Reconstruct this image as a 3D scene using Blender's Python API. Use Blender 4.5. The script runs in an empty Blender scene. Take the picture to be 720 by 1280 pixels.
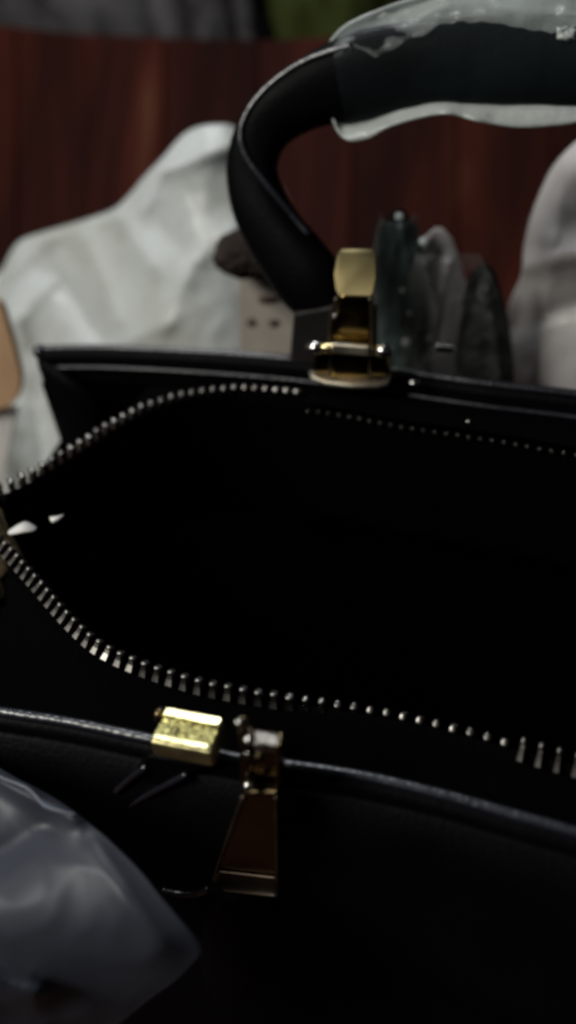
import bpy, bmesh, math, random
from mathutils import Vector, Matrix, noise
from mathutils.bvhtree import BVHTree
random.seed(7)
S = bpy.context.scene
COL = S.collection

# ------------------------------------------------------------------ camera, world, lamps, exposure
F = 1100.0                                   # focal length in photo pixels (photo 720 x 1280)
Xc = Vector((3900, -507, 1100)).normalized()  # the place's axes seen from the camera
Zc = Vector((-0.082, 0.762, 0.643)); Zc = (Zc - Zc.dot(Xc) * Xc).normalized()
Yc = Zc.cross(Xc)
RW = Matrix((Xc, Yc, Zc))                     # camera space -> world
CAM = Vector((0, 0, 0.132))
cd = bpy.data.cameras.new('camera'); cam = bpy.data.objects.new('camera', cd); COL.objects.link(cam)
M4 = RW.to_4x4(); M4.translation = CAM; cam.matrix_world = M4
cd.sensor_fit = 'VERTICAL'; cd.sensor_height = 24; cd.lens = 24 * F / 1280
cd.clip_start = 0.005; cd.clip_end = 30
cd.dof.use_dof = True; cd.dof.focus_distance = 0.178; cd.dof.aperture_fstop = 5.0
S.camera = cam

W = bpy.data.worlds.new('World'); S.world = W; W.use_nodes = True
bg = W.node_tree.nodes['Background']; bg.inputs[0].default_value = (0.75, 0.85, 1.0, 1); bg.inputs[1].default_value = 0.012

def area(name, loc, target, size, power, color, sy=None):
    l = bpy.data.lights.new(name, 'AREA'); l.energy = power; l.color = color; l.size = size
    if sy: l.shape = 'RECTANGLE'; l.size_y = sy
    o = bpy.data.objects.new(name, l); COL.objects.link(o); o.location = loc
    o.rotation_euler = (Vector(target) - Vector(loc)).to_track_quat('-Z', 'Y').to_euler()
    return o
area('ceiling_lamp', (-0.38, 0.69, 0.95), (0.0, 0.2, 0.0), 0.22, 4.5, (0.90, 0.95, 1.0))
area('front_fill', (-0.75, -0.35, 0.85), (0.0, 0.3, 0.0), 0.42, 12.5, (1.0, 0.98, 0.92))  # added fill from the viewer's side for the sheets and brass fittings

S.view_settings.view_transform = 'Standard'; S.view_settings.look = 'None'
S.view_settings.exposure = 0.0; S.view_settings.gamma = 1.0
S.render.engine = 'CYCLES'
S.cycles.use_denoising = True
S.cycles.max_bounces = 8; S.cycles.transparent_max_bounces = 12
S.cycles.filter_width = 2.7

# ------------------------------------------------------------------ pixel -> point helpers
def ray(px, py):
    return (RW @ Vector(((px - 360) / F, (640 - py) / F, -1))).normalized()
def at_z(px, py, z=0.0):
    d = ray(px, py); return CAM + d * ((z - CAM.z) / d.z)
def at_y(px, py, Y, lean=0.0):                # plane y = Y + lean*z
    d = ray(px, py); t = (Y + lean * CAM.z - CAM.y) / (d.y - lean * d.z); return CAM + d * t
def catmull(P, n=8):
    out = []
    for i in range(len(P) - 1):
        p0 = P[max(i - 1, 0)]; p1 = P[i]; p2 = P[i + 1]; p3 = P[min(i + 2, len(P) - 1)]
        for k in range(n):
            t = k / n
            out.append(tuple(0.5 * ((2 * b) + (-a + c) * t + (2 * a - 5 * b + 4 * c - d) * t * t + (-a + 3 * b - 3 * c + d) * t ** 3)
                             for a, b, c, d in zip(p0, p1, p2, p3)))
    out.append(tuple(P[-1])); return out
def lerp_tab(T, x):
    if x <= T[0][0]: return T[0][1]
    for (a, b), (c, d) in zip(T, T[1:]):
        if x <= c: return b + (d - b) * (x - a) / (c - a)
    return T[-1][1]

# ------------------------------------------------------------------ objects
def tag(o, label=None, cat=None, group=None, kind=None):
    if label: o['label'] = label
    if cat: o['category'] = cat
    if group: o['group'] = group
    if kind: o['kind'] = kind
    return o
def empty(name, loc, label, cat, group=None):
    o = bpy.data.objects.new(name, None); COL.objects.link(o); o.location = loc; o.empty_display_size = 0.02
    return tag(o, label, cat, group)
def fin(name, verts, faces, mat, parent=None, smooth=True, bevel=0, solid=0, sub=0, offset=0.0, seg=2):
    me = bpy.data.meshes.new(name); me.from_pydata([tuple(v) for v in verts], [], faces)
    bm = bmesh.new(); bm.from_mesh(me)
    bmesh.ops.recalc_face_normals(bm, faces=bm.faces)
    if smooth:
        for f in bm.faces: f.smooth = True
    bm.to_mesh(me); bm.free()
    me.materials.append(mat)
    o = bpy.data.objects.new(name, me); COL.objects.link(o)
    if parent:
        bpy_parent(o, parent)
    if solid:
        m = o.modifiers.new('solid', 'SOLIDIFY'); m.thickness = solid; m.offset = offset
    if bevel:
        m = o.modifiers.new('bevel', 'BEVEL'); m.width = bevel; m.segments = seg; m.limit_method = 'ANGLE'; m.angle_limit = math.radians(35)
        try: m.harden_normals = True
        except Exception: pass
    if sub:
        m = o.modifiers.new('sub', 'SUBSURF'); m.levels = sub; m.render_levels = sub
    return o
def world_loc(o):
    v = Vector(o.location)
    return v + (world_loc(o.parent) if o.parent else Vector())
def bpy_parent(o, p):                          # vertices are given in world space; nothing is rotated
    o.parent = p; w = world_loc(p)
    if o.type == 'MESH' and o.data.users == 1: o.data.transform(Matrix.Translation(-w))
    else: o.location = Vector(o.location) - w
def grid(name, rows, mat, parent=None, **k):
    nr, nc = len(rows), len(rows[0]); V = [p for r in rows for p in r]
    Fc = [(i * nc + j, i * nc + j + 1, (i + 1) * nc + j + 1, (i + 1) * nc + j) for i in range(nr - 1) for j in range(nc - 1)]
    return fin(name, V, Fc, mat, parent, **k)
def prism(name, pts, vec, mat, parent=None, bevel=0.0004, **k):   # closed outline swept by vec
    n = len(pts); vec = Vector(vec); V = list(pts) + [Vector(p) + vec for p in pts]
    Fc = [tuple(range(n)), tuple(range(2 * n - 1, n - 1, -1))] + [(i, (i + 1) % n, n + (i + 1) % n, n + i) for i in range(n)]
    return fin(name, V, Fc, mat, parent, bevel=bevel, smooth=True, **k)
def sweep(name, path, rad, mat, parent=None, seg=16, flat=None, ref=Vector((0, 1, 0)), expo=1.0, cap=True, **k):
    """tube along path; rad: r or list of (r_inplane, r_depth)"""
    n = len(path); V = []; Fc = []
    path = [Vector(p) for p in path]
    for i, p in enumerate(path):
        t = (path[min(i + 1, n - 1)] - path[max(i - 1, 0)]).normalized()
        s = t.cross(ref).normalized(); d = s.cross(t).normalized()
        r = rad[i] if isinstance(rad, list) else rad
        ra, rb = r if isinstance(r, tuple) else (r, r)
        for j in range(seg):
            a = 2 * math.pi * j / seg; c, q = math.cos(a), math.sin(a)
            c = math.copysign(abs(c) ** expo, c); q = math.copysign(abs(q) ** expo, q)
            V.append(p + s * ra * c + d * rb * q)
    for i in range(n - 1):
        for j in range(seg):
            a = i * seg + j; b = i * seg + (j + 1) % seg; Fc.append((a, b, b + seg, a + seg))
    if cap: Fc += [tuple(range(seg)), tuple(range((n - 1) * seg, n * seg))]
    return fin(name, V, Fc, mat, parent, **k)
def ball(name, c, r, mat, parent=None, stretch=(1, 1, 1)):
    bm = bmesh.new(); bmesh.ops.create_icosphere(bm, subdivisions=2, radius=r)
    V = [Vector(c) + Vector((v.co.x * stretch[0], v.co.y * stretch[1], v.co.z * stretch[2])) for v in bm.verts]
    Fc = [tuple(v.index for v in f.verts) for f in bm.faces]; bm.free()
    return fin(name, V, Fc, mat, parent)
def box(name, c, s, mat, parent=None, bevel=0.0004, **k):
    x, y, z = (q / 2 for q in s); c = Vector(c)
    pts = [c + Vector((-x, -y, -z)), c + Vector((x, -y, -z)), c + Vector((x, -y, z)), c + Vector((-x, -y, z))]
    return prism(name, pts, (0, 2 * y, 0), mat, parent, bevel=bevel, **k)

# ------------------------------------------------------------------ materials
def new_mat(name):
    m = bpy.data.materials.new(name); m.use_nodes = True
    nt = m.node_tree; return m, nt, nt.nodes['Principled BSDF']
def N(nt, t, **k):
    n = nt.nodes.new(t)
    for a, b in k.items(): setattr(n, a, b)
    return n
def noise_tex(nt, scale, detail=4, rough=0.5, stretch=None):
    tc = N(nt, 'ShaderNodeTexCoord'); mp = N(nt, 'ShaderNodeMapping')
    nt.links.new(tc.outputs['Object'], mp.inputs[0])
    if stretch: mp.inputs['Scale'].default_value = stretch
    n = N(nt, 'ShaderNodeTexNoise'); n.inputs['Scale'].default_value = scale; n.inputs['Detail'].default_value = detail
    n.inputs['Roughness'].default_value = rough
    nt.links.new(mp.outputs[0], n.inputs['Vector']); return n
def ramp(nt, src, stops):
    r = N(nt, 'ShaderNodeValToRGB'); e = r.color_ramp.elements
    while len(e) < len(stops): e.new(0.5)
    for q, (p, c) in zip(e, stops):
        q.position = p; q.color = (*c, 1) if len(c) == 3 else c
    nt.links.new(src, r.inputs[0]); return r
def bump(nt, bsdf, src, strength, dist):
    b = N(nt, 'ShaderNodeBump'); b.inputs['Strength'].default_value = strength; b.inputs['Distance'].default_value = dist
    nt.links.new(src, b.inputs['Height']); nt.links.new(b.outputs[0], bsdf.inputs['Normal']); return b
def g(v): return (v, v, v)

def leather(name, c0, c1, r0=0.32, r1=0.5, spec=0.5, scale=900):
    m, nt, b = new_mat(name)
    n = noise_tex(nt, 60, 5); cr = ramp(nt, n.outputs[0], [(0.3, c0), (0.7, c1)])
    nt.links.new(cr.outputs[0], b.inputs['Base Color'])
    rr = ramp(nt, n.outputs[0], [(0.3, g(r0)), (0.7, g(r1))]); nt.links.new(rr.outputs[0], b.inputs['Roughness'])
    b.inputs['Specular IOR Level'].default_value = spec
    tc = N(nt, 'ShaderNodeTexCoord'); v = N(nt, 'ShaderNodeTexVoronoi'); v.inputs['Scale'].default_value = scale
    nt.links.new(tc.outputs['Object'], v.inputs['Vector'])
    bump(nt, b, v.outputs['Distance'], 0.25, 0.0003); return m
M_LEATHER = leather('black_navy_leather', (0.0010, 0.0009, 0.0013), (0.0018, 0.0015, 0.0022), 0.5, 0.65, 0.05)
M_EDGE = leather('edge_paint', (0.004, 0.0045, 0.008), (0.007, 0.008, 0.014), 0.28, 0.40, 0.9)
M_HANDLE = leather('handle_leather', (0.0010, 0.0011, 0.0014), (0.0018, 0.0018, 0.0022), 0.5, 0.65, 0.05)

M_ANCHOR = leather('anchor_leather', (0.012, 0.011, 0.010), (0.02, 0.018, 0.016), 0.5, 0.6, 0.2)
def cloth(name, c, rough=0.95, spec=0.1, scale=2600):
    m, nt, b = new_mat(name)
    n = noise_tex(nt, scale, 2); cr = ramp(nt, n.outputs[0], [(0.3, tuple(q * 0.6 for q in c)), (0.75, c)])
    nt.links.new(cr.outputs[0], b.inputs['Base Color']); b.inputs['Roughness'].default_value = rough
    b.inputs['Specular IOR Level'].default_value = spec
    bump(nt, b, n.outputs[0], 0.4, 0.0002); return m
M_LINING = cloth('black_lining', (0.0006, 0.0005, 0.0006), spec=0.01)
M_TAPE = cloth('black_zip_tape', (0.0012, 0.0012, 0.0014), spec=0.02)
M_TAPE_END = cloth('olive_tape_end', (0.045, 0.032, 0.016), spec=0.1, scale=1200)
M_GREEN = cloth('green_cloth', (0.05, 0.062, 0.016), scale=40)
M_GREYCLOTH = cloth('grey_bundle_cloth', (0.10, 0.095, 0.10), scale=30)
M_DARKCLOTH = cloth('dark_brown_cloth', (0.035, 0.026, 0.022), scale=200)

def metal(name, col, r0, r1, bscale=140, bstr=0.15, bdist=0.0004):
    m, nt, b = new_mat(name); b.inputs['Metallic'].default_value = 1
    n = noise_tex(nt, bscale, 4)
    cr = ramp(nt, n.outputs[0], [(0.3, tuple(q * 0.8 for q in col)), (0.7, col)]); nt.links.new(cr.outputs[0], b.inputs['Base Color'])
    rr = ramp(nt, n.outputs[0], [(0.3, g(r0)), (0.75, g(r1))]); nt.links.new(rr.outputs[0], b.inputs['Roughness'])
    bump(nt, b, n.outputs[0], bstr, bdist); return m
M_BRASS = metal('pale_brass', (0.62, 0.50, 0.26), 0.16, 0.30)
M_BRASS_FILM = metal('film_covered_brass', (0.78, 0.70, 0.36), 0.30, 0.45, 200, 0.3, 0.0005)
M_DARKBRASS = metal('dark_reflection_brass', (0.13, 0.095, 0.048), 0.20, 0.34)  # dark surroundings mirrored in the brass are put into the base colour
M_PALE = metal('pale_worn_brass', (0.66, 0.60, 0.48), 0.4, 0.55)
M_CRINKLE = metal('crinkled_film_on_brass', (0.42, 0.38, 0.15), 0.35, 0.55, 300, 0.3, 0.0005)
M_PLATE = metal('dull_brass', (0.19, 0.155, 0.075), 0.34, 0.46, 60, 0.05)
M_MIDBRASS = metal('mid_brass', (0.34, 0.24, 0.09), 0.14, 0.26)
M_PLATE2 = metal('bright_band_brass', (0.32, 0.26, 0.12), 0.32, 0.48, 60, 0.05)
M_GREYBRASS = metal('grey_brass', (0.26, 0.24, 0.21), 0.30, 0.5, 500, 0.6, 0.0008)
M_SOFTBRASS = metal('brushed_dark_brass', (0.13, 0.10, 0.075), 0.38, 0.52)
M_TOOTH = metal('zipper_tooth_nickel', (0.20, 0.19, 0.175), 0.28, 0.45, 800, 0.1, 0.0001)
M_STEEL = metal('polished_steel', (0.70, 0.68, 0.64), 0.15, 0.25)

def film(name, col, opacity, rough=0.3, trans=0.45, bscale=35, bstr=0.3, bdist=0.004, vary=0.12, warm=(0.80, 0.79, 0.77)):
    m, nt, b = new_mat(name)
    n = noise_tex(nt, bscale, 5, 0.55)
    cr = ramp(nt, n.outputs[0], [(0.30, tuple(q * w for q, w in zip(col, warm))), (0.70, col)])
    nt.links.new(cr.outputs[0], b.inputs['Base Color']); b.inputs['Roughness'].default_value = rough
    b.inputs['Specular IOR Level'].default_value = 0.5
    bp = bump(nt, b, n.outputs[0], bstr, bdist)
    tl = N(nt, 'ShaderNodeBsdfTranslucent'); nt.links.new(cr.outputs[0], tl.inputs[0])
    mx = N(nt, 'ShaderNodeMixShader'); mx.inputs[0].default_value = trans
    nt.links.new(b.outputs[0], mx.inputs[1]); nt.links.new(tl.outputs[0], mx.inputs[2])
    out = nt.nodes['Material Output']; last = mx
    if opacity < 1:
        tp = N(nt, 'ShaderNodeBsdfTransparent'); m2 = N(nt, 'ShaderNodeMixShader')
        n2 = noise_tex(nt, bscale * 0.7, 3)
        orr = ramp(nt, n2.outputs[0], [(0.3, g(max(0, opacity - vary))), (0.7, g(min(1, opacity + vary)))])
        nt.links.new(orr.outputs[0], m2.inputs[0]); nt.links.new(tp.outputs[0], m2.inputs[1]); nt.links.new(mx.outputs[0], m2.inputs[2]); last = m2
    nt.links.new(last.outputs[0], out.inputs['Surface']); return m
M_SHEET = film('milky_plastic_sheet', (0.84, 0.88, 0.88), 1.0, 0.34, 0.45, 26, 0.35, 0.004, warm=(0.78, 0.76, 0.71))
M_SHEET_R = film('milky_plastic_bag', (0.84, 0.81, 0.80), 1.0, 0.35, 0.35, 30, 0.35, 0.004)
M_WRAP = film('milky_wrap', (0.74, 0.79, 0.77), 0.93, 0.28, 0.4, 60, 0.6, 0.004)
M_CLEAR = film('clear_tight_film', (0.10, 0.15, 0.16), 0.08, 0.16, 0.2, 50, 0.3, 0.003, 0.04)
M_NEARFILM = film('frosted_film', (0.055, 0.061, 0.082), 0.58, 0.48, 0.10, 14, 0.25, 0.003, 0.14)

def wood():
    m, nt, b = new_mat('polished_red_brown_wood')
    n = noise_tex(nt, 5, 3, 0.5, (5, 1, 0.7)); n.inputs['Distortion'].default_value = 0.6
    cr = ramp(nt, n.outputs[0], [(0.28, (0.009, 0.0024, 0.0018)), (0.5, (0.022, 0.0050, 0.0034)), (0.64, (0.042, 0.0088, 0.0052)), (0.80, (0.085, 0.036, 0.020))])
    oi = N(nt, 'ShaderNodeObjectInfo'); hs = N(nt, 'ShaderNodeHueSaturation')
    mr = N(nt, 'ShaderNodeMapRange'); mr.inputs[3].default_value = 0.7; mr.inputs[4].default_value = 1.2
    nt.links.new(oi.outputs['Random'], mr.inputs[0]); nt.links.new(mr.outputs[0], hs.inputs['Value'])
    nt.links.new(cr.outputs[0], hs.inputs['Color']); nt.links.new(hs.outputs[0], b.inputs['Base Color'])
    b.inputs['Roughness'].default_value = 0.6; b.inputs['Specular IOR Level'].default_value = 0.03; bump(nt, b, n.outputs[0], 0.15, 0.002); return m
M_WOOD = wood()
def plain(name, c0, c1, rough, scale):
    m, nt, b = new_mat(name); n = noise_tex(nt, scale, 5)
    cr = ramp(nt, n.outputs[0], [(0.3, c0), (0.7, c1)]); nt.links.new(cr.outputs[0], b.inputs['Base Color'])
    b.inputs['Roughness'].default_value = rough; bump(nt, b, n.outputs[0], 0.2, 0.001); return m
M_TABLE = plain('dark_brown_tabletop', (0.03, 0.012, 0.008), (0.06, 0.022, 0.013), 0.4, 14)
M_FLOOR = plain('dark_floor', (0.010, 0.007, 0.008), (0.022, 0.014, 0.014), 0.7, 6)
M_CARD = plain('tan_cardboard', (0.45, 0.27, 0.15), (0.55, 0.35, 0.20), 0.8, 40)
M_WHITE_PATCH = plain('white_patch', (0.62, 0.60, 0.56), (0.75, 0.73, 0.70), 0.7, 120)
M_CREAM = plain('cream_paper', (0.34, 0.30, 0.25), (0.42, 0.38, 0.33), 0.7, 60)
M_PRINT = plain('brown_print', (0.06, 0.035, 0.025), (0.09, 0.055, 0.04), 0.7, 200)

# ------------------------------------------------------------------ setting
TZ = -0.225
def plane(name, x0, x1, y0, y1, z, mat):
    return tag(box(name, ((x0 + x1) / 2, (y0 + y1) / 2, z - 0.01), (x1 - x0, y1 - y0, 0.02), mat, bevel=0), kind='structure')
plane('tabletop', -0.9, 0.9, -0.3, 1.1, TZ, M_TABLE)
plane('floor', -3, 3, -1.5, 4, TZ - 0.5, M_FLOOR)
tag(box('wall', (0, 2.6, 0.4), (6, 0.05, 2.4), M_FLOOR, bevel=0), kind='structure')

# red-brown wooden board panel behind everything
UP = RW @ Vector((0, 1, 0)); PX = Vector((1, 0, 0)); PN = PX.cross(UP).normalized()      # the panel leans back
if PN.y > 0: PN = -PN
P0_ = Vector((0, 0.66, 0.0))
def on_panel(px, py):
    d = ray(px, py); return CAM + d * ((P0_ - CAM).dot(PN) / d.dot(PN))
wp = empty('wooden_panel', (0, 0.5, TZ), 'polished red-brown wooden backrest of upright boards leaning behind the handbag', 'wooden panel')
edges = [-330, -210, -95, 20, 108, 205, 322, 440, 572, 690, 800, 930]
topy = [(-330, 18), (0, 30), (110, 42), (300, 50), (560, 36), (930, 16)]
UPn = (UP - UP.dot(PN) * PN).normalized()
for a, b in zip(edges, edges[1:]):
    gp = 0.3; dy = random.uniform(-0.0012, 0.0012)
    A_, B_ = on_panel(a + gp, 240), on_panel(b - gp, 240)
    tA = (on_panel(a, lerp_tab(topy, a)) - A_).dot(UPn); tB = (on_panel(b, lerp_tab(topy, b)) - B_).dot(UPn)
    pts = [A_ + UPn * ((TZ - A_.z) / UPn.z), B_ + UPn * ((TZ - B_.z) / UPn.z), B_ + UPn * tB, A_ + UPn * tA]
    prism('board', [p + PN * dy for p in pts], -PN * 0.018, M_WOOD, wp, bevel=0.0015, seg=3)
xl, xr = on_panel(edges[0], 240).x, on_panel(edges[-1], 240).x
q = P0_ - UPn * 0.16 - PN * 0.019
prism('backing_rail', [Vector((xl, q.y, q.z)), Vector((xr, q.y, q.z)), Vector((xr, q.y, q.z)) + UPn * 0.1, Vector((xl, q.y, q.z)) + UPn * 0.1], -PN * 0.012, M_WOOD, wp, bevel=0.002)

def lump(name, cx, cy, Y, rx, ry, rd, mat, label, cat, amp=0.25, fr=3.0, seed=0, group=None, bottom=None):
    c = at_y(cx, cy, Y); sc = F / (c - CAM).length
    bm = bmesh.new(); bmesh.ops.create_icosphere(bm, subdivisions=5, radius=1)
    V = []
    for v in bm.verts:
        q = v.co.copy(); n = noise.noise(q * fr + Vector((seed, 0, 0))) + 0.5 * (1 - abs(noise.noise(q * fr * 2 + Vector((0, seed, 0)))) * 2)
        q *= 1 + amp * n
        z = c.z + q.z * ry / sc
        if bottom is not None and q.z < 0: z = c.z + q.z * (c.z - bottom)
        V.append(Vector((c.x + q.x * rx / sc, c.y + q.y * rd, z)))
    Fc = [tuple(v.index for v in f.verts) for f in bm.faces]; bm.free()
    o = fin(name, V, Fc, mat); return tag(o, label, cat, group)
lump('grey_bundle', 90, -14, 0.95, 88, 40, 0.05, M_GREYCLOTH, 'pale grey crumpled bundle showing over the top of the wooden panel, far left', 'bundle', 0.35, 3, 3, bottom=TZ + -0.01)
lump('bundle', 255, -22, 0.97, 60, 40, 0.05, M_GREYCLOTH, 'smaller dim grey bundle just right of the pale grey one behind the wooden panel', 'bundle', 0.4, 3, 9, bottom=TZ - 0.01)
lump('green_cloth', 425, -10, 0.88, 62, 58, 0.04, M_GREEN, 'crumpled green cloth showing over the panel beside the wrapped handle', 'cloth', 0.3, 2.5, 5, bottom=TZ)

# ------------------------------------------------------------------ crumpled sheets
def ridged(v): return 1 - 2 * abs(noise.noise(v))
def facets(v):                                  # flat facets meeting in creases, like crumpled film
    d, p = noise.voronoi(v)
    return min(1.0, (d[1] - d[0]) * 1.1) + 0.5 * noise.noise(p[0] * 1.7)* (d[1] - d[0])
def sheet(name, xs, top, bot, Yf, mat, label, cat, ridges, rows=70, cols=70, amp=0.004, fr=14, seed=0, thick=0.0005, xr=None, parent=None, lean=0.0):
    R = []
    for i in range(rows + 1):
        v = i / rows; row = []
        for j in range(cols + 1):
            u = j / cols
            px = xs[0] + (xs[1] - xs[0]) * u
            t, b = top(px), bot(px)
            py = t + (b - t) * (v ** 1.2)
            if xr: px = xs[0] + (xr(py) - xs[0]) * u
            Y = Yf(u, v)
            for (x0, y0, x1, y1, a, w) in ridges:
                dx, dy = x1 - x0, y1 - y0; L2 = dx * dx + dy * dy
                s = max(0, min(1, ((px - x0) * dx + (py - y0) * dy) / L2))
                d = math.hypot(px - x0 - dx * s, py - y0 - dy * s)
                Y -= a * math.exp(-max(0.12, d / w) ** 1.15)
            q = at_y(px, py, Y, lean)
            n = 0.8 * noise.noise(q * fr * 0.7 + Vector((seed, 0, 0))) + 0.55 * facets(q * fr * 1.3 + Vector((0, seed, 0))) + 0.2 * ridged(q * fr * 5 + Vector((seed, seed, 0))) + 0.07 * ridged(q * fr * 11 + Vector((seed, 0, seed)))
            edge = min(1, v * 6 + 0.15)
            row.append(at_y(px, py, Y - amp * n * edge, lean))
        R.append(row)
    o = grid(name, R, mat, parent, solid=thick)
    if label: tag(o, label, cat)
    return o

topL = [(-90, 372), (-20, 350), (2, 338), (14, 316), (28, 300), (60, 289), (100, 277), (140, 263), (160, 246), (182, 220), (205, 196), (226, 172), (245, 160), (268, 156), (290, 158), (315, 176), (340, 215), (365, 262), (385, 330)]
tl_s = catmull(topL, 6)
sheet('plastic_sheet', (-90, 385), lambda x: lerp_tab(tl_s, x), lambda x: 720, lambda u, v: 0.35 - 0.09 * v + 0.012 * math.sin(u * 7),
      M_SHEET, 'large crumpled milky plastic sheet rising behind the bag, left of its upright handle', 'plastic sheet',
           [(182, 262, 205, 212, 0.006, 16), (205, 212, 290, 182, 0.006, 16), (0, 350, 62, 296, 0.005, 18), (62, 296, 150, 270, 0.004, 14), (72, 345, 135, 440, -0.006, 14), (110, 300, 150, 400, 0.005, 16),
            (135, 440, 210, 405, 0.004, 14), (210, 405, 240, 330, 0.004, 16), (240, 330, 190, 270, -0.004, 16), (240, 330, 300, 280, 0.004, 18), (150, 270, 190, 330, 0.004, 14), (20, 400, 72, 345, 0.005, 16),
            (40, 440, 62, 620, -0.008, 22), (0, 520, 20, 700, 0.010, 18), (300, 300, 330, 420, 0.004, 16), (20, 400, 45, 460, 0.004, 14)], amp=0.0028, fr=17, seed=3, rows=90, cols=110)
topR = [(600, 470), (628, 420), (634, 385), (648, 345), (654, 312), (662, 275), (676, 240), (692, 208), (720, 178), (760, 150), (860, 120)]
# right-hand bag: outline given as left edge per row
lef = [(120, 800), (150, 760), (178, 720), (208, 692), (240, 676), (275, 663), (312, 655), (345, 652), (372, 640), (400, 634), (480, 640), (600, 655)]
def sheet_rows(name, pys, left, right, Yf, mat, label, cat, ridges, rows=70, cols=60, amp=0.004, fr=12, seed=0, thick=0.0005, parent=None, lean=0.0, drape=None):
    R = []
    for i in range(rows + 1):
        v = i / rows; py = pys[0] + (pys[1] - pys[0]) * v; l, r = left(py), right(py); row = []
        for j in range(cols + 1):
            u = j / cols; px = l + (r - l) * u; Y = Yf(u, v)
            for (x0, y0, x1, y1, a, w) in ridges:
                dx, dy = x1 - x0, y1 - y0; L2 = dx * dx + dy * dy
                s = max(0, min(1, ((px - x0) * dx + (py - y0) * dy) / L2))
                Y -= a * math.exp(-max(0.12, math.hypot(px - x0 - dx * s, py - y0 - dy * s) / w) ** 1.15)
            if drape: Y += drape(px, py)
            q = at_y(px, py, Y, lean)
            n = 0.8 * noise.noise(q * fr * 0.7 + Vector((seed, 0, 0))) + 0.55 * facets(q * fr * 1.3 + Vector((0, seed, 0))) + 0.2 * ridged(q * fr * 5 + Vector((seed, seed, 0))) + 0.07 * ridged(q * fr * 11 + Vector((seed, 0, seed)))
            row.append(at_y(px, py, Y - amp * n * min(1, 0.2 + 5 * min(u, 1 - u)), lean))
        R.append(row)
    o = grid(name, R, mat, parent, solid=thick)
    if label: tag(o, label, cat)
    return o
ls = catmull(lef, 6)
sheet_rows('plastic_bag', (120, 600), lambda y: lerp_tab(ls, y), lambda y: 900, lambda u, v: 0.30 - 0.02 * v - 0.014 * math.sin(min(1, u * 2.5) * math.pi / 2),
           M_SHEET_R, 'milky plastic bag bulging up behind the rim at the right edge', 'plastic bag',
           [(655, 335, 730, 315, 0.005, 14), (710, 200, 690, 300, 0.004, 18), (645, 400, 730, 380, -0.005, 18), (690, 300, 670, 480, 0.004, 18), (730, 315, 780, 250, 0.004, 14)], amp=0.0026, fr=16, seed=8)
lef2 = [(285, 545), (300, 528), (330, 520), (400, 520), (600, 520)]; rig2 = [(285, 552), (300, 566), (340, 578), (375, 590), (400, 600), (440, 600), (600, 610)]
sheet_rows('plastic_fold', (285, 600), lambda y: lerp_tab(lef2, y), lambda y: lerp_tab(rig2, y), lambda u, v: 0.275 - 0.01 * v,
           M_SHEET_R, 'narrow pale fold of plastic between the wrapped dark strap and the dark leather tab', 'plastic fold', [(560, 330, 545, 430, 0.006, 10)], amp=0.003, seed=12, cols=24)

def px_prism(name, pts, Y, thick, mat, parent=None, lean=0.0, bevel=0.0005, **k):
    P = [at_y(x, y, Y, lean) for x, y in pts]
    return prism(name, P, (0, thick, -thick * lean * 0), mat, parent, bevel=bevel, **k)
tag(px_prism('cardboard_piece', catmull([(-60, 360), (-5, 376), (10, 410), (20, 445), (26, 475), (20, 500), (0, 512), (-60, 518)], 4), 0.252, 0.003, M_CARD),
    'small tan cardboard corner in front of the milky sheet at the left edge', 'cardboard')
tag(px_prism('lit_sheet_patch', [(-60, 514), (22, 508), (12, 560), (2, 625), (-60, 640)], 0.256, 0.002, M_WHITE_PATCH), 'added white patch standing for the brightly lit sheet just below the tan cardboard at the left edge', 'card')  # added white piece: the lit spot of the sheet is put into its colour
# cream printed paper with brown marks
pp = px_prism('printed_paper', [(298, 345), (352, 336), (378, 352), (380, 470), (300, 470)], 0.268, 0.0008, M_CREAM, bevel=0.0003)
tag(pp, 'cream paper with small brown printed marks under the bag handle', 'paper')
for (x, y, w, h) in ((314, 403, 6, 5), (342, 404, 7, 5), (335, 375, 14, 5), (352, 368, 6, 4)):
    k = [(x + w * math.cos(a) * (1 + 0.2 * math.sin(3 * a + x)), y + h * math.sin(a)) for a in [i * math.pi / 5 for i in range(10)]]
    px_prism('printed_mark', k, 0.2677, 0.0003, M_PRINT, pp, bevel=0)
lump('dark_pouch', 306, 316, 0.262, 36, 23, 0.012, M_DARKCLOTH, 'small dark brown lump poking out from behind the left side of the handle', 'pouch', 0.18, 1.6, 21)

# ------------------------------------------------------------------ handbag
HB = empty('handbag', (0, 0.15, TZ), 'black navy leather handbag with open zipper, brass fittings and an upright rear handle', 'handbag')
frontR = catmull([(-330, 852), (-150, 874), (0, 897), (90, 911), (180, 930), (300, 956), (380, 967), (460, 980), (560, 1004), (650, 1030), (720, 1050), (860, 1096), (1000, 1150)], 6)
FR = [at_z(x, y, 0) for x, y in frontR]
backR = catmull([(50, 443), (120, 442), (200, 445), (300, 451), (390, 459), (480, 470), (600, 487), (720, 501), (850, 520), (1000, 545)], 6)
BR = [at_z(x, y, 0) for x, y in backR]
DOWN = 0.21
def slab(name, R, out, t, mat, z0, z1, bulge, parent, rows=14):
    """panel hanging from rim line R; out = +1/-1 in y for outward"""
    rows_o = []
    for i in range(rows + 1):
        v = i / rows; z = z0 + (z1 - z0) * v
        rows_o.append([Vector((p.x, p.y + out * bulge * math.sin(min(1, v * 1.3) * math.pi / 2) , z)) for p in R])
    return grid(name, rows_o, mat, parent, solid=t)
slab('front_panel', [p + Vector((0, -0.002, 0)) for p in FR], -1, 0.003, M_LEATHER, -0.001, -DOWN, 0.012, HB)
slab('back_panel', [p + Vector((0, 0.002, 0)) for p in BR], 1, 0.003, M_LEATHER, -0.001, -DOWN, 0.006, HB)
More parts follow.
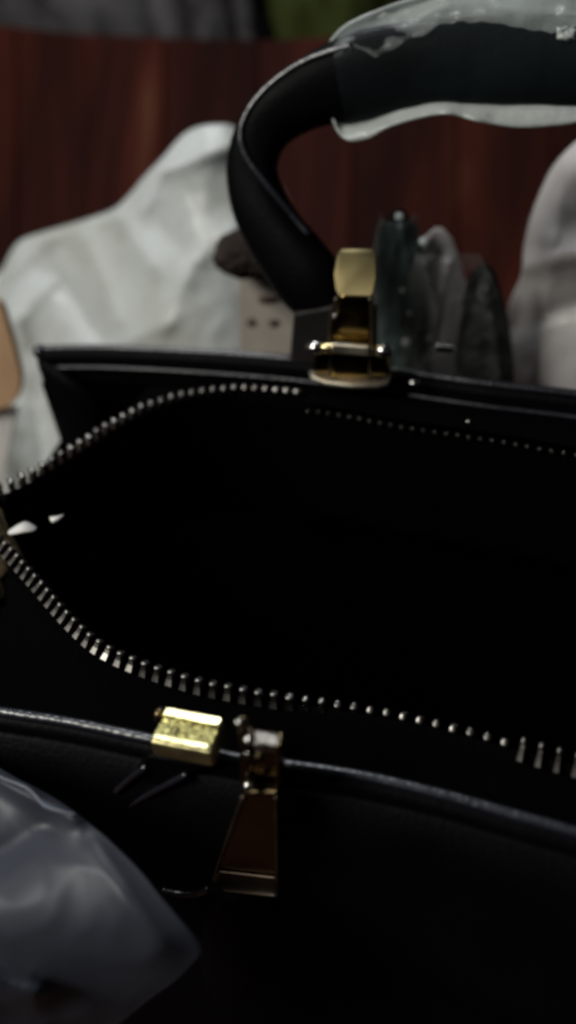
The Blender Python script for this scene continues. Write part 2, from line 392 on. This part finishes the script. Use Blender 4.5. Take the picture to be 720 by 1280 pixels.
# facing bands inside/outside the rim: folded leather with a rounded top
def band(name, R, dy, ztop, h, t, mat, parent):
    rows = []
    for k in range(7):
        a = math.pi * k / 6
        rows.append([Vector((p.x, p.y + dy - t * math.cos(a), ztop - t + t * math.sin(a))) for p in R])
    rows.insert(0, [Vector((q.x, q.y, ztop - h)) for q in rows[0]]); rows.append([Vector((q.x, q.y, ztop - h)) for q in rows[-1]])
    return grid(name, rows, mat, parent)
band('front_rim', FR, 0, 0.0015, 0.012, 0.0022, M_LEATHER, HB)
band('back_rim', BR, 0, 0.0015, 0.012, 0.0022, M_LEATHER, HB)
sweep('front_piping', [p + Vector((0, 0.0002, 0.0016)) for p in FR], 0.0011, M_EDGE, HB, seg=10)
sweep('front_seam_cord', [p + Vector((0, -0.0030, -0.0040)) for p in FR], 0.0007, M_EDGE, HB, seg=8)
sweep('back_piping', [p + Vector((0, 0.0010, 0.0014)) for p in BR], 0.0012, M_EDGE, HB, seg=10)
sweep('back_seam_cord', [p + Vector((0, -0.0024, -0.0035)) for p in BR], 0.0007, M_EDGE, HB, seg=8)
# bottom and right side, left side
x0 = BR[0].x; yb = BR[0].y
xr_ = BR[-1].x
fl = FR[0]
def quadsheet(name, A, B, C, D, mat, parent, n=10, sag=Vector((0, 0, 0)), **k):
    R = []
    for i in range(n + 1):
        v = i / n; R.append([A.lerp(B, j / n).lerp(D.lerp(C, j / n), v) + sag * math.sin(math.pi * j / n) for j in range(n + 1)])
    return grid(name, R, mat, parent, **k)
tz = Vector((0, 0, 1))
c1 = Vector((x0 + 0.001, yb + 0.002, -0.030)); c2 = Vector((fl.x + 0.02, fl.y, -0.006))
quadsheet('side_panel', c1, c2, Vector((c2.x, c2.y, -DOWN)), Vector((c1.x, c1.y + 0.004, -DOWN)), M_LEATHER, HB, sag=Vector((0.0, 0, -0.004)), solid=0.0015)
d1 = Vector((BR[-1].x, BR[-1].y, -0.012)); d2 = Vector((FR[-1].x, FR[-1].y, -0.012))
quadsheet('side_panel', d1, d2, Vector((d2.x, d2.y, -DOWN)), Vector((d1.x, d1.y, -DOWN)), M_LEATHER, HB, solid=0.0015)
quadsheet('bottom', Vector((fl.x, fl.y - 0.01, -DOWN)), Vector((FR[-1].x, FR[-1].y - 0.01, -DOWN)), Vector((BR[-1].x, BR[-1].y + 0.006, -DOWN)), Vector((x0, yb + 0.006, -DOWN)), M_LEATHER, HB, solid=0.003)
# lining just inside
slab('lining', [p + Vector((0, 0.0035, -0.006)) for p in FR], -1, 0.0006, M_LINING, -0.008, -DOWN + 0.003, 0.010, HB)
slab('lining', [p + Vector((0, -0.0035, -0.006)) for p in BR], 1, 0.0006, M_LINING, -0.008, -DOWN + 0.003, 0.004, HB)
# left inner gusset leaf folded off the rear panel edge
R = []
for i in range(15):
    v = i / 14; z = -0.0005 - 0.055 * v
    R.append([Vector((x0 + 0.0008 + 0.019 * u ** 0.9, yb - 0.0026 - 0.010 * math.sin(u * math.pi * 0.75) * (0.35 + v * 0.65), z - 0.010 * u * u)) for u in [j / 12 for j in range(13)]])
grid('gusset_fold', R, M_LEATHER, HB, solid=0.0014)
sweep('gusset_edge', [Vector((x0 - 0.0002, yb + 0.0002, -0.0002 - 0.2 * k / 20)) for k in range(21)], 0.0013, M_EDGE, HB, seg=8, ref=Vector((1, 0, 0)))
ball('rim_corner', Vector((x0, yb + 0.0005, 0.0006)), 0.0024, M_EDGE, HB)

# zipper
nearC = catmull([(-60, 622), (-25, 652), (8, 686), (36, 716), (62, 746), (90, 777), (120, 804), (150, 821), (200, 840), (250, 855), (300, 865), (343, 872), (390, 878), (436, 884), (482, 891), (528, 901), (576, 913), (627, 927), (676, 941), (726, 954), (800, 975), (900, 1010)], 8)
farC = catmull([(-60, 634), (-25, 624), (5, 613), (22, 606), (52, 590), (80, 573), (106, 557), (130, 541), (155, 526), (179, 514), (206, 504), (235, 496), (265, 491), (293, 488), (320, 489), (350, 491), (378, 494), (430, 501), (500, 514), (585, 526), (650, 536), (720, 548), (800, 560), (900, 576)], 8)
ZN = [at_z(x, y, 0.001) for x, y in nearC]; ZF = [at_z(x, y, 0.001) for x, y in farC]
def loft(name, A, Bf, mat, parent, rows=10, sag=0.004, **k):
    R = []
    for i in range(rows + 1):
        v = i / rows; R.append([a.lerp(Bf(a), v) - Vector((0, 0, sag * math.sin(math.pi * v))) for a in A])
    return grid(name, R, mat, parent, **k)
def y_on(R, x):
    for a, b in zip(R, R[1:]):
        if a.x <= x <= b.x or b.x <= x <= a.x: return a.y + (b.y - a.y) * (x - a.x) / (b.x - a.x)
    return R[0].y if abs(x - R[0].x) < abs(x - R[-1].x) else R[-1].y
low = Vector((0, 0, -0.0012))
tapeN = loft('zipper_tape', [p + low for p in ZN], lambda a: Vector((a.x, y_on(FR, a.x) + 0.003, -0.009)), M_TAPE, HB, sag=0.003, solid=0.0006)
ZFr = [p for p, c in zip(ZF, farC) if c[0] > 92]
loft('zipper_gusset', [p + low for p in ZFr], lambda a: Vector((max(a.x, x0 + 0.004), y_on(BR, a.x) - 0.0032, -0.008)), M_TAPE, HB, sag=0.001, solid=0.0006)
tapeF = loft('zipper_tape', [p + low for p in ZF], lambda a: Vector((a.x, a.y + 0.002, -0.045)), M_TAPE, HB, sag=0.0, solid=0.0006)

# one tooth, shared mesh
def tooth_mesh():
    bm = bmesh.new()
    def bx(cx, cy, cz, sx, sy, sz, tap=1.0):
        r = bmesh.ops.create_cube(bm, size=1)
        for v in r['verts']:
            f = tap if v.co.y > 0 else 1
            v.co = Vector((cx + v.co.x * sx * f, cy + v.co.y * sy, cz + v.co.z * sz * f))
    bx(0, -0.00105, 0.0, 0.00125, 0.0014, 0.0021, 0.75)   # clamp on tape
    bx(0, -0.0001, 0.0001, 0.00085, 0.0011, 0.0014, 1.0)  # neck
    r = bmesh.ops.create_uvsphere(bm, u_segments=10, v_segments=7, radius=1)
    for v in r['verts']:
        c = v.co; k = 1 - 0.45 * max(0, c.y) ** 3 if abs(c.x) < 0.5 and abs(c.z) < 0.6 else 1      # small dimple at the nose
        q = [math.copysign(abs(w) ** 0.72, w) for w in c]
        v.co = Vector((q[0] * 0.00074, 0.0008 + q[1] * 0.00062 * k, 0.0001 + q[2] * 0.00088))
    bmesh.ops.recalc_face_normals(bm, faces=bm.faces)
    for f in bm.faces: f.smooth = len(bm.verts) > 0 and f.calc_area() < 4e-7
    me = bpy.data.meshes.new('zipper_tooth'); bm.to_mesh(me); bm.free(); me.materials.append(M_TOOTH); return me
TM = tooth_mesh()
def place_teeth(C, tape, pitch, side, x_lo, x_hi, tilt, size=lambda q: (1.2, 1.2, 1.2), drop=lambda q: 0.0):
    acc = 0; prev = C[0]; out = []
    for p in C[1:]:
        seg = (p - prev).length
        while acc + seg >= pitch:
            t = (pitch - acc) / seg; prev = prev.lerp(p, t); seg = (p - prev).length; acc = 0
            out.append((prev.copy(), (p - prev).normalized() if seg > 1e-9 else Vector((1, 0, 0))))
        acc += seg; prev = p
    for q, t in out:
        if not (x_lo <= q.x <= x_hi): continue
        inw = Vector((0, 0, 1)).cross(t).normalized() * side
        o = bpy.data.objects.new('zipper_tooth', TM); COL.objects.link(o)
        tl = tilt(q) + random.uniform(-0.14, 0.14)
        yv = (inw * math.cos(tl) + Vector((0, 0, math.sin(tl)))).normalized()
        xv = t; zv = xv.cross(yv).normalized(); xv = yv.cross(zv)
        M = Matrix((xv, yv, zv)).transposed().to_4x4(); M = M @ Matrix.Rotation(random.uniform(-0.06, 0.06), 4, 'X')
        o.rotation_euler = M.to_euler(); o.location = q; o.scale = size(q); o.parent = tape; o.location = q + Vector((0, 0, drop(q))) - world_loc(tape)
xmax = at_z(770, 960, 0).x; xminN = at_z(-30, 648, 0).x
xw = at_z(330, 870, 0).x; xy, xz = at_z(110, 795, 0).x, at_z(180, 832, 0).x
xa, xb, xc = at_z(380, 877, 0).x, at_z(470, 889, 0).x, at_z(638, 931, 0).x
place_teeth(ZN, tapeN, 0.0030, 1, xminN, xmax, lambda q: lerp_tab([(xy, 0.75), (xz, 1.05), (xw, 1.15), (xa, 1.6), (xb, 2.05), (xc, 2.1), (xc + 0.001, 0.75)], q.x),
            lambda q: (0.7, 1.35, 1.1) if q.x > xc else ((1.15, 1.0, 1.1) if q.x < xa else (0.9, 0.95, 0.85)))
xd, xe = at_z(384, 495, 0).x, at_z(20, 608, 0).x
xmaxF = at_z(760, 552, 0).x; xminF = at_z(-50, 630, 0).x
place_teeth(ZF, tapeF, 0.0030, -1, xminF, xmaxF, lambda q: lerp_tab([(xe + 0.012, 1.45), (xe + 0.035, 0.85)], q.x) if q.x < xd else 0.1, lambda q: (1.1, lerp_tab([(xe, 1.55), (xe + 0.03, 1.05)], q.x), lerp_tab([(xe, 1.5), (xe + 0.03, 0.95)], q.x)) if q.x < xd else (0.8, 0.8, 0.6),
            lambda q: 0.0008 if q.x < xd else -0.0046)
ZC = [p for p in ZF if p.x > xd]
loft('added_zip_cover', [p + Vector((0, -0.0030, -0.0004)) for p in ZC], lambda a: Vector((a.x, y_on(BR, a.x) - 0.0030, -0.004)), M_TAPE, HB, sag=-0.0008, solid=0.0004)  # added strip over the far right teeth, keeps that row dim
# tape end at the left where both rows meet
R = []
for i in range(17):
    v = i / 16; xr_e = lerp_tab([(0, 2), (0.15, 8), (0.4, 22), (0.6, 33), (0.68, 26), (0.75, 12), (1, 2)], v)
    R.append([at_z(-70 + (xr_e + 70) * u, 636 + 118 * v, 0.0012 - 0.0025 * u * u - 0.002 * v + 0.0005 * math.sin(u * 26 - v * 9)) for u in [j / 24 for j in range(25)]])
grid('zipper_end_tab', R, M_TAPE_END, HB, solid=0.0008)
for pts, lab in (([(10, 664), (20, 657), (32, 652), (44, 658), (43, 662), (28, 665), (12, 668)], 'larger white patch standing for the open gap beside the zipper end'),
                 ([(62, 646), (72, 645), (79, 643), (73, 649), (66, 652), (63, 650)], 'tiny white sliver standing for the open gap right of the larger patch')):
    P = [at_z(x, y, -0.001) for x, y in catmull(pts + [pts[0]], 3)[:-1]]
    tag(prism('gap_patch', P, (0, 0, -0.0004), M_WHITE_PATCH, bevel=0), lab, 'gap patch')  # white pieces added where the pale backdrop shows through the gap

# upright rear handle
LEAN = 0.42; YB = y_on(BR, 0.0) + 0.004
hp = [(900, 96, 50), (800, 84, 49), (720, 80, 49), (640, 78, 49), (560, 82, 49), (500, 88, 50), (455, 96, 50), (415, 106, 44), (371, 127, 37), (332, 159, 33), (315, 205, 32), (322, 250, 36), (342, 290, 40), (366, 324, 44), (388, 354, 45), (404, 382, 36), (416, 402, 26), (424, 418, 20)]
hp = catmull(hp, 5)
HPth = [at_y(x, y, YB, LEAN) for x, y, r in hp]
rad = []
for (x, y, r), p in zip(hp, HPth):
    s = r / F * (p - CAM).length * 0.93; rad.append((s, min(s * 0.75, 0.0075)))
handle = sweep('handle', HPth, rad, M_HANDLE, HB, seg=24, expo=0.85)
bv = BVHTree.FromPolygons([v.co + world_loc(HB) for v in handle.data.vertices], [tuple(f.vertices) for f in handle.data.polygons])
def on_surface(bvh, px, py, lift, fallback):
    d = ray(px, py); h = bvh.ray_cast(CAM, d)
    return (h[0] - d * lift) if h[0] else fallback(px, py)
pip = catmull([(440, 58), (415, 64), (375, 80), (336, 108), (310, 140), (301, 168), (308, 196), (330, 226), (356, 258), (374, 280), (386, 294)], 6)
P = [on_surface(bv, x, y, 0.0001, lambda a, b: at_y(a, b, YB - 0.0065, LEAN)) for x, y in pip]
for _ in range(3): P = [P[0]] + [(a + b * 2 + c) / 4 for a, b, c in zip(P, P[1:], P[2:])] + [P[-1]]
sweep('edge_piping', P, 0.0011, M_EDGE, handle, seg=8)

px_prism('handle_anchor', [(366, 392), (412, 384), (470, 384), (470, 466), (360, 462)], YB + 0.001, 0.003, M_ANCHOR, HB, bevel=0.001)
# plastic wrap on the handle
topW = catmull([(408, 60), (416, 48), (432, 32), (470, 14), (520, -2), (600, -14), (700, -18), (800, -14), (900, -4)], 5)
botW = catmull([(408, 120), (420, 160), (436, 176), (462, 172), (482, 160), (520, 148), (560, 142), (600, 152), (650, 159), (700, 156), (760, 150), (900, 160)], 5)
PW = empty('handle_wrap', at_y(600, 90, YB, LEAN), 'milky plastic wrapped loosely round the top of the upright handle', 'plastic wrap')
sheet('wrap_back', (410, 890), lambda x: lerp_tab(topW, x), lambda x: lerp_tab(botW, x), lambda u, v: YB + 0.010 + 0.002 * math.sin(v * 9 + u * 5) - 0.012 * abs(v - 0.5) * 2,
      M_WRAP, None, None, [(430, 60, 560, 8, 0.003, 10), (440, 168, 560, 146, 0.003, 8), (480, 20, 520, 45, 0.003, 7), (600, 150, 540, 160, 0.002, 5), (620, 10, 720, 22, 0.003, 6)], amp=0.0028, fr=26, seed=31, parent=PW, rows=40, cols=90, lean=LEAN)
ci = [i for i, q in enumerate(hp) if q[0] >= 428 and i < 45]
tp = []; tr = []
for i in ci:
    p = HPth[i]; n = noise.noise(p * 60); tp.append(p); tr.append((rad[i][0] * (1.09 + 0.05 * n), rad[i][1] * (1.15 + 0.08 * n)))
sweep('wrap_front', tp, tr, M_CLEAR, PW, seg=28, expo=0.85, cap=False)
bw = BVHTree.FromPolygons([v.co + world_loc(HB) for v in handle.data.vertices], [tuple(f.vertices) for f in handle.data.polygons])
R = []
for i in range(9):
    v = i / 8; row = []
    for j in range(61):
        x = 418 + 440 * j / 60; t = lerp_tab(topW, x) + 3; lowr = t + 44 + 9 * math.sin(x * 0.03) + 7 * noise.noise(Vector((x * 0.05, 0, 3)))
        if x < 470: lowr = t + 12 + (lowr - t - 12) * (x - 418) / 52
        y = t + (lowr - t) * v
        row.append(at_y(x, y, YB - 0.0092 + 0.012 * (1 - v) ** 2 + 0.0012 * noise.noise(Vector((x * 0.04, y * 0.08, 1))), LEAN))
    R.append(row)
M_FLAP = film('hazy_film_flap', (0.62, 0.68, 0.67), 0.30, 0.22, 0.4, 45, 0.5, 0.004, 0.22)
grid('wrap_flap', R, M_FLAP, PW, solid=0.0002)
# crinkle of film catching light on the wrapped handle
R = []
for i in range(5):
    R.append([on_surface(bw, 696 + 6 * j, 34 + 4 * i + 2 * math.sin(j * 2 + i), 0.0012 + 0.0006 * math.sin(j * 1.3 + i * 2), lambda a, b: at_y(a, b, YB - 0.008, LEAN)) for j in range(5)])
grid('film_crinkle', R, M_WRAP, PW, solid=0.0002)

# rear handle mount
def mount(px_c):
    pass
RM = fin('handle_mount', *(lambda P: (P + [p + Vector((0, 0.004, 0)) for p in P], [tuple(range(len(P))), tuple(range(2 * len(P) - 1, len(P) - 1, -1))] + [(i, (i + 1) % len(P), len(P) + (i + 1) % len(P), len(P) + i) for i in range(len(P))]))(
    [at_y(x, y, YB - 0.0105, 0.05) for x, y in [(413, 474), (412, 440), (413, 405), (420, 384), (424, 368), (462, 368), (464, 384), (464, 405), (465, 440), (464, 474)]]), M_MIDBRASS, HB, bevel=0.0012, seg=4)
up = [(422, 326), (427, 322), (461, 322), (468, 328), (468, 350), (465, 366), (462, 371), (424, 370), (421, 362), (419, 345)]
YM = YB - 0.0105
A = [at_y(x, y, YM - 0.0012, 0.9) for x, y in up]
off = at_y(443, 370, YM - 0.0015, 0.05) - at_y(443, 370, YM - 0.0012, 0.9)
prism('upper_plate', [a + off for a in A], (0, 0.0018, 0.0008), M_PLATE, RM, bevel=0.0006, seg=3)
Lp = [at_y(x, y, YM - 0.0022, 0.5) + off * 0.3 for x, y in [(424, 357), (464, 357), (462, 370), (426, 370)]]
prism('plate_bright_band', Lp, (0, 0.0016, 0.0), M_PLATE2, RM, bevel=0.0006, seg=3)  # added strip of lighter brass: the plate's bright band put into the colour
# side ribs of the neck
for s in ([(413, 470), (413, 405), (421, 372)], [(463, 470), (465, 405), (463, 372)]):
    sweep('side_rib', [at_y(x, y, YM - 0.0006, 0.05) for x, y in catmull(s, 5)], 0.0005, M_SOFTBRASS, RM, seg=8)
ax = [at_y(395, 434, YM - 0.0018, 0), at_y(480, 438, YM - 0.0018, 0)]
sweep('axle', [ax[0].lerp(ax[1], k / 6) for k in range(7)], 0.00125, M_BRASS, RM, seg=14)
box('axle_plate', at_y(439, 436, YM - 0.0030, 0), (0.0098, 0.0016, 0.0028), M_PALE, RM, bevel=0.0005)
for c in ax: ball('axle_knob', c, 0.0021, M_STEEL, RM, (1.25, 1, 0.85))
fl_o = [(386, 462), (388, 470), (405, 477), (440, 481), (470, 481), (485, 478), (489, 466), (470, 470), (440, 470), (405, 467)]
P = [at_z(x, y, 0.0045) for x, y in fl_o]
prism('base_flange', P, (0, 0, -0.0014), M_PALE, RM, bevel=0.0005, seg=3)
px_prism('base_block', [(392, 440), (484, 444), (486, 472), (390, 468)], YM + 0.0006, 0.006, M_MIDBRASS, RM, bevel=0.001)
ball('spark_rivet', at_y(412 + 7, 395, YM - 0.0008, 0.05), 0.0007, M_STEEL, RM)

# dark strap wrapped in clear film, standing behind the rim
SW = [(505, 470, 32), (505, 430, 32), (503, 390, 31), (501, 350, 30), (499, 310, 27), (497, 285, 20), (497, 270, 8)]
SW = catmull(SW, 4)
pth = [at_y(x, y, 0.262) for x, y, r in SW]
st = sweep('wrapped_strap', pth, [((r + 1.5 * math.sin(i * 1.7)) / F * (p - CAM).length, 0.006) for i, ((x, y, r), p) in enumerate(zip(SW, pth))], M_HANDLE, None, seg=20)
tag(st, 'dark upright strap end tightly wrapped in clear film, right of the rear brass mount', 'strap')
grid_rows = []
for i in range(31):
    v = i / 30; y = 470 - 205 * v; r = 36 - 14 * max(0, v - 0.75) * 4
    cx = 504 - 5 * v; row = []
    for j in range(21):
        u = j / 20 * 2 - 1; p = at_y(cx + r * u, y, 0.262)
        dd = 0.0072 * math.sqrt(max(0, 1 - u * u)); n = noise.noise(Vector((u * 3, v * 9, 4))) + 0.6 * ridged(Vector((u * 2 + v * 4, v * 5, 9)))
        row.append(p - Vector((0, dd + 0.0012 * n + 0.0006, 0)))
    grid_rows.append(row)
M_TIGHT = film('green_tinged_film', (0.13, 0.18, 0.17), 0.32, 0.10, 0.1, 90, 0.5, 0.003, 0.12)
o = grid('strap_film', grid_rows, M_TIGHT, None, solid=0.0003); bpy_parent(o, st)
for (x, y, r) in ((499, 271, 5), (529, 302, 5), (508, 428, 6), (503, 363, 3), (538, 423, 4), (512, 392, 3)):
    ball('film_glint', at_y(x, y, 0.2535), r / F * 0.28, M_STEEL if r > 6 else M_SHEET, st, (1, 0.5, 1.0))  # pale balls standing in for glints on the film
M_SCRAP = film('clear_crumpled_film', (0.34, 0.35, 0.33), 0.11, 0.16, 0.3, 90, 0.5, 0.003, 0.11)
sheet_rows('film_scrap', (318, 480), lambda y: lerp_tab([(318, 520), (360, 505), (480, 500)], y), lambda y: lerp_tab([(318, 600), (360, 622), (420, 634), (480, 640)], y), lambda u, v: 0.2535 + 0.004 * u,
           M_SCRAP, 'clear crumpled film scrap in front of the dark leather tab behind the rim', 'film scrap',
           [(530, 330, 560, 440, 0.005, 7), (560, 340, 610, 380, 0.005, 7), (600, 345, 575, 440, -0.004, 8), (615, 400, 625, 470, 0.004, 7)], amp=0.0034, fr=55, seed=63, rows=60, cols=50, thick=0.0002)
# dark leather tab with pale ring
tab = px_prism('leather_tab', catmull([(568, 490), (568, 445), (574, 405), (578, 372), (588, 345), (604, 334), (618, 346), (630, 385), (638, 430), (643, 490)], 4), 0.262, 0.004, M_HANDLE, bevel=0.0012)
tag(tab, 'dark leather tab widening downwards behind the rim, beside the right plastic bag', 'leather tab')
# small steel studs on the rear rim
for (x, y, w) in ((553, 440, 0.0056),):
    c = at_z(x, y + 8, 0.004)
    so = box('metal_bar', c + Vector((0, 0.004, 0.001)), (w, 0.002, 0.0026), M_STEEL, HB, bevel=0.0008)
ball('rim_stud', at_z(518, 478, 0.003), 0.0011, M_STEEL, HB, (1.6, 1, 0.7))
ball('zip_stop', at_z(585, 527, 0.002), 0.0006, M_STEEL, HB)

# ------------------------------------------------------------------ front brass clasp block on its strap
ZB = 0.0095
top = [(208, 887), (281, 901), (264, 942), (186, 927)]
P = [at_z(x, y, ZB) for x, y in top]
CB = prism('clasp_block', P, (0, 0, -0.0042), M_BRASS_FILM, HB, bevel=0.0007, seg=3)
def strip(name, f0, f1, mat, h=0.0007, inset=0.03):
    a, b, c, d = P; n = 14; tp_ = []; bt = []
    for k in range(n + 1):
        u = inset + (1 - 2 * inset) * k / n; w = random.uniform(-0.025, 0.025)
        tp_.append(a.lerp(b, u).lerp(d.lerp(c, u), f0)); bt.append(a.lerp(b, u).lerp(d.lerp(c, u), f1 + w))
    pts = [p + Vector((0, 0, 0.0002)) for p in tp_ + bt[::-1]]
    return prism(name, pts, (0, 0, h), mat, CB, bevel=0.00015, seg=1)
strip('raised_rib', 0.02, 0.27, M_BRASS_FILM, 0.0008); strip('raised_rib', 0.82, 0.97, M_BRASS_FILM, 0.0006, 0.06)
R = []
for i in range(25):
    v = 0.28 + 0.53 * i / 24; row = []
    for j in range(41):
        u = 0.04 + 0.92 * j / 40; p = P[0].lerp(P[1], u).lerp(P[3].lerp(P[2], u), v)
        n = ridged(Vector((u * 6, v * 6, 2))) * 0.5 + noise.noise(Vector((u * 11, v * 8, 7)))
        row.append(p + Vector((0, 0, 0.0003 + 0.00028 * n)))
    R.append(row)
grid('crinkled_film', R, M_CRINKLE, CB)
ball('hinge_knob', at_z(200, 893, 0.008), 0.0013, M_DARKBRASS, CB)
FYm = y_on(FR, at_z(240, 945, 0).x) - 0.004
CSp = px_prism('clasp_strap', [(184, 946), (262, 958), (236, 970), (150, 1014), (60, 1056), (20, 1030), (110, 1000), (150, 984)], FYm, 0.002, M_LEATHER, HB, bevel=0.0006)
for s in ([(182, 959), (165, 971), (145, 989)], [(233, 968), (212, 979), (180, 996), (150, 1013)]):
    sweep('strap_piping', [at_y(x, y, FYm - 0.0004) for x, y in catmull(s, 5)], 0.0006, M_EDGE, CSp, seg=8)

# front handle mount hanging over the front panel
FM0 = at_y(330, 950, FYm)
YF = FYm - 0.003
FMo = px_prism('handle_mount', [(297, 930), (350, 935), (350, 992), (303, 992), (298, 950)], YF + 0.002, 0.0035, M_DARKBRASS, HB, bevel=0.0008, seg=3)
def pbar(name, pts, Y, t, mat, parent, bevel=0.0004, lean=0.0): return px_prism(name, pts, Y, t, mat, parent, bevel=bevel, lean=lean, seg=3)
# bright top bar: its upper face tilts to the ceiling lamp
T = [at_z(x, y, 0.0180) for x, y in ((317, 911), (351, 916), (350, 934), (315, 929))]
prism('top_plate', T, (0, 0, -0.0022), M_GREYBRASS, FMo, bevel=0.0005, seg=3)
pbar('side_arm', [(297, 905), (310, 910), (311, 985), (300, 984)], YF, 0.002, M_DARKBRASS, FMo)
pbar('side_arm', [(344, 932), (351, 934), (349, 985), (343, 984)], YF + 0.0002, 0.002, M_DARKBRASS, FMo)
B_ = [at_z(x, y, 0.0030) for x, y in ((311, 976), (346, 980), (345, 993), (309, 989))]
prism('cross_bar', B_, (0, 0, -0.0015), M_GREYBRASS, FMo, bevel=0.0004, seg=3)
for (x, y, r) in ((311, 925, 0.0008), (311, 982, 0.0010), (299, 903, 0.0007), (309, 943, 0.0005)):
    ball('hinge_pin', at_y(x, y, YF - 0.0008), r, M_STEEL, FMo, (1, 1, 1.4 if y == 943 else 1))
tr_o = [(305, 991), (346, 991), (348, 1050), (348, 1122), (305, 1118), (262, 1112), (284, 1050)]
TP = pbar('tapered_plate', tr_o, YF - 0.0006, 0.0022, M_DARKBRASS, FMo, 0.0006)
for s in ([(304, 995), (284, 1050), (263, 1110)], [(345, 995), (346, 1050), (347, 1118)]):
    sweep('plate_edge', [at_y(x, y, YF - 0.0010) for x, y in catmull(s, 5)], 0.0003, M_SOFTBRASS, TP, seg=8)
R = []
for i in range(13):
    v = i / 12; R.append([at_y(269 - 6 * v + (79 + 6 * v) * u, 1088 + 26 * v + (9 - v) * u, YF - 0.0010 - 0.0016 * v * v) for u in [j / 10 for j in range(11)]])
grid('lower_lip', R, M_SOFTBRASS, TP, solid=0.0004)

# front handle hanging down from the mount
fh = catmull([(306, 1112, 40), (300, 1170, 44), (285, 1240, 48), (250, 1330, 50), (180, 1430, 52)], 5)
pp_ = [at_y(x, y, YF - 0.001) for x, y, r in fh]
sweep('handle', pp_, [(r / F * (p - CAM).length, 0.004) for (x, y, r), p in zip(fh, pp_)], M_HANDLE, HB, seg=20)
sweep('handle_edge_highlight', [at_y(x, y, YF - 0.0016) for x, y in catmull([(204, 1111), (225, 1116), (246, 1116), (262, 1110)], 5)], 0.0008, M_EDGE, HB, seg=8)  # thin cord standing in for the highlight along the handle's edge

# ------------------------------------------------------------------ near film at lower left
def drape_near(px, py):                        # lies nearly flat on top, then falls towards the viewer
    yh = at_z(px, py, -0.006).y; yv = 0.044 + 0.00004 * (px - 100); k = 0.006
    return k * math.log(math.exp(yh / k) + math.exp(yv / k)) - 0.002
rE = catmull([(930, -60), (955, -12), (975, 22), (988, 48), (1003, 74), (1018, 95), (1040, 124), (1060, 146), (1090, 176), (1120, 200), (1150, 226), (1176, 247), (1188, 251), (1200, 243), (1225, 218), (1245, 190), (1270, 160), (1300, 125), (1350, 90)], 5)
sheet_rows('plastic_film', (930, 1350), lambda y: -120, lambda y: lerp_tab(rE, y), lambda u, v: 0.0,
           M_NEARFILM, 'frosted translucent plastic film draped over the bag front at the lower left', 'plastic film',
           [(0, 975, 92, 1022, 0.0022, 16), (-40, 1090, 60, 1030, -0.0012, 34), (-20, 1218, 45, 1240, 0.0022, 14), (120, 1060, 200, 1180, 0.0012, 40)], amp=0.0010, fr=15, seed=41, rows=90, cols=70, drape=drape_near)

R = []
for i in range(15):
    u = i / 14; x, y = catmull([(-20, 958), (8, 972), (38, 984), (58, 1004), (78, 1013), (96, 1017)], 4)[int(u * 20)]
    w = 5 + 7 * math.sin(u * 3.1) + 2 * math.sin(u * 14)
    R.append([at_y(x - 3 * k / 6, y - 2 + w * k / 6, drape_near(x, y) - 0.0012 + 0.0008 * math.cos(k * 1.05) - 0.001 * math.sin(math.pi * k / 6), 0) for k in range(7)])
FF = bpy.data.objects['plastic_film']
M_FOLD_HIGHLIGHT = film('folded_edge_highlight', (0.30, 0.33, 0.40), 0.55, 0.25, 0.2, 80, 0.3, 0.002, 0.15)  # paler than the film: the fold's highlight is put into its colour
grid('folded_edge', R, M_FOLD_HIGHLIGHT, FF, solid=0.0003, sub=1)
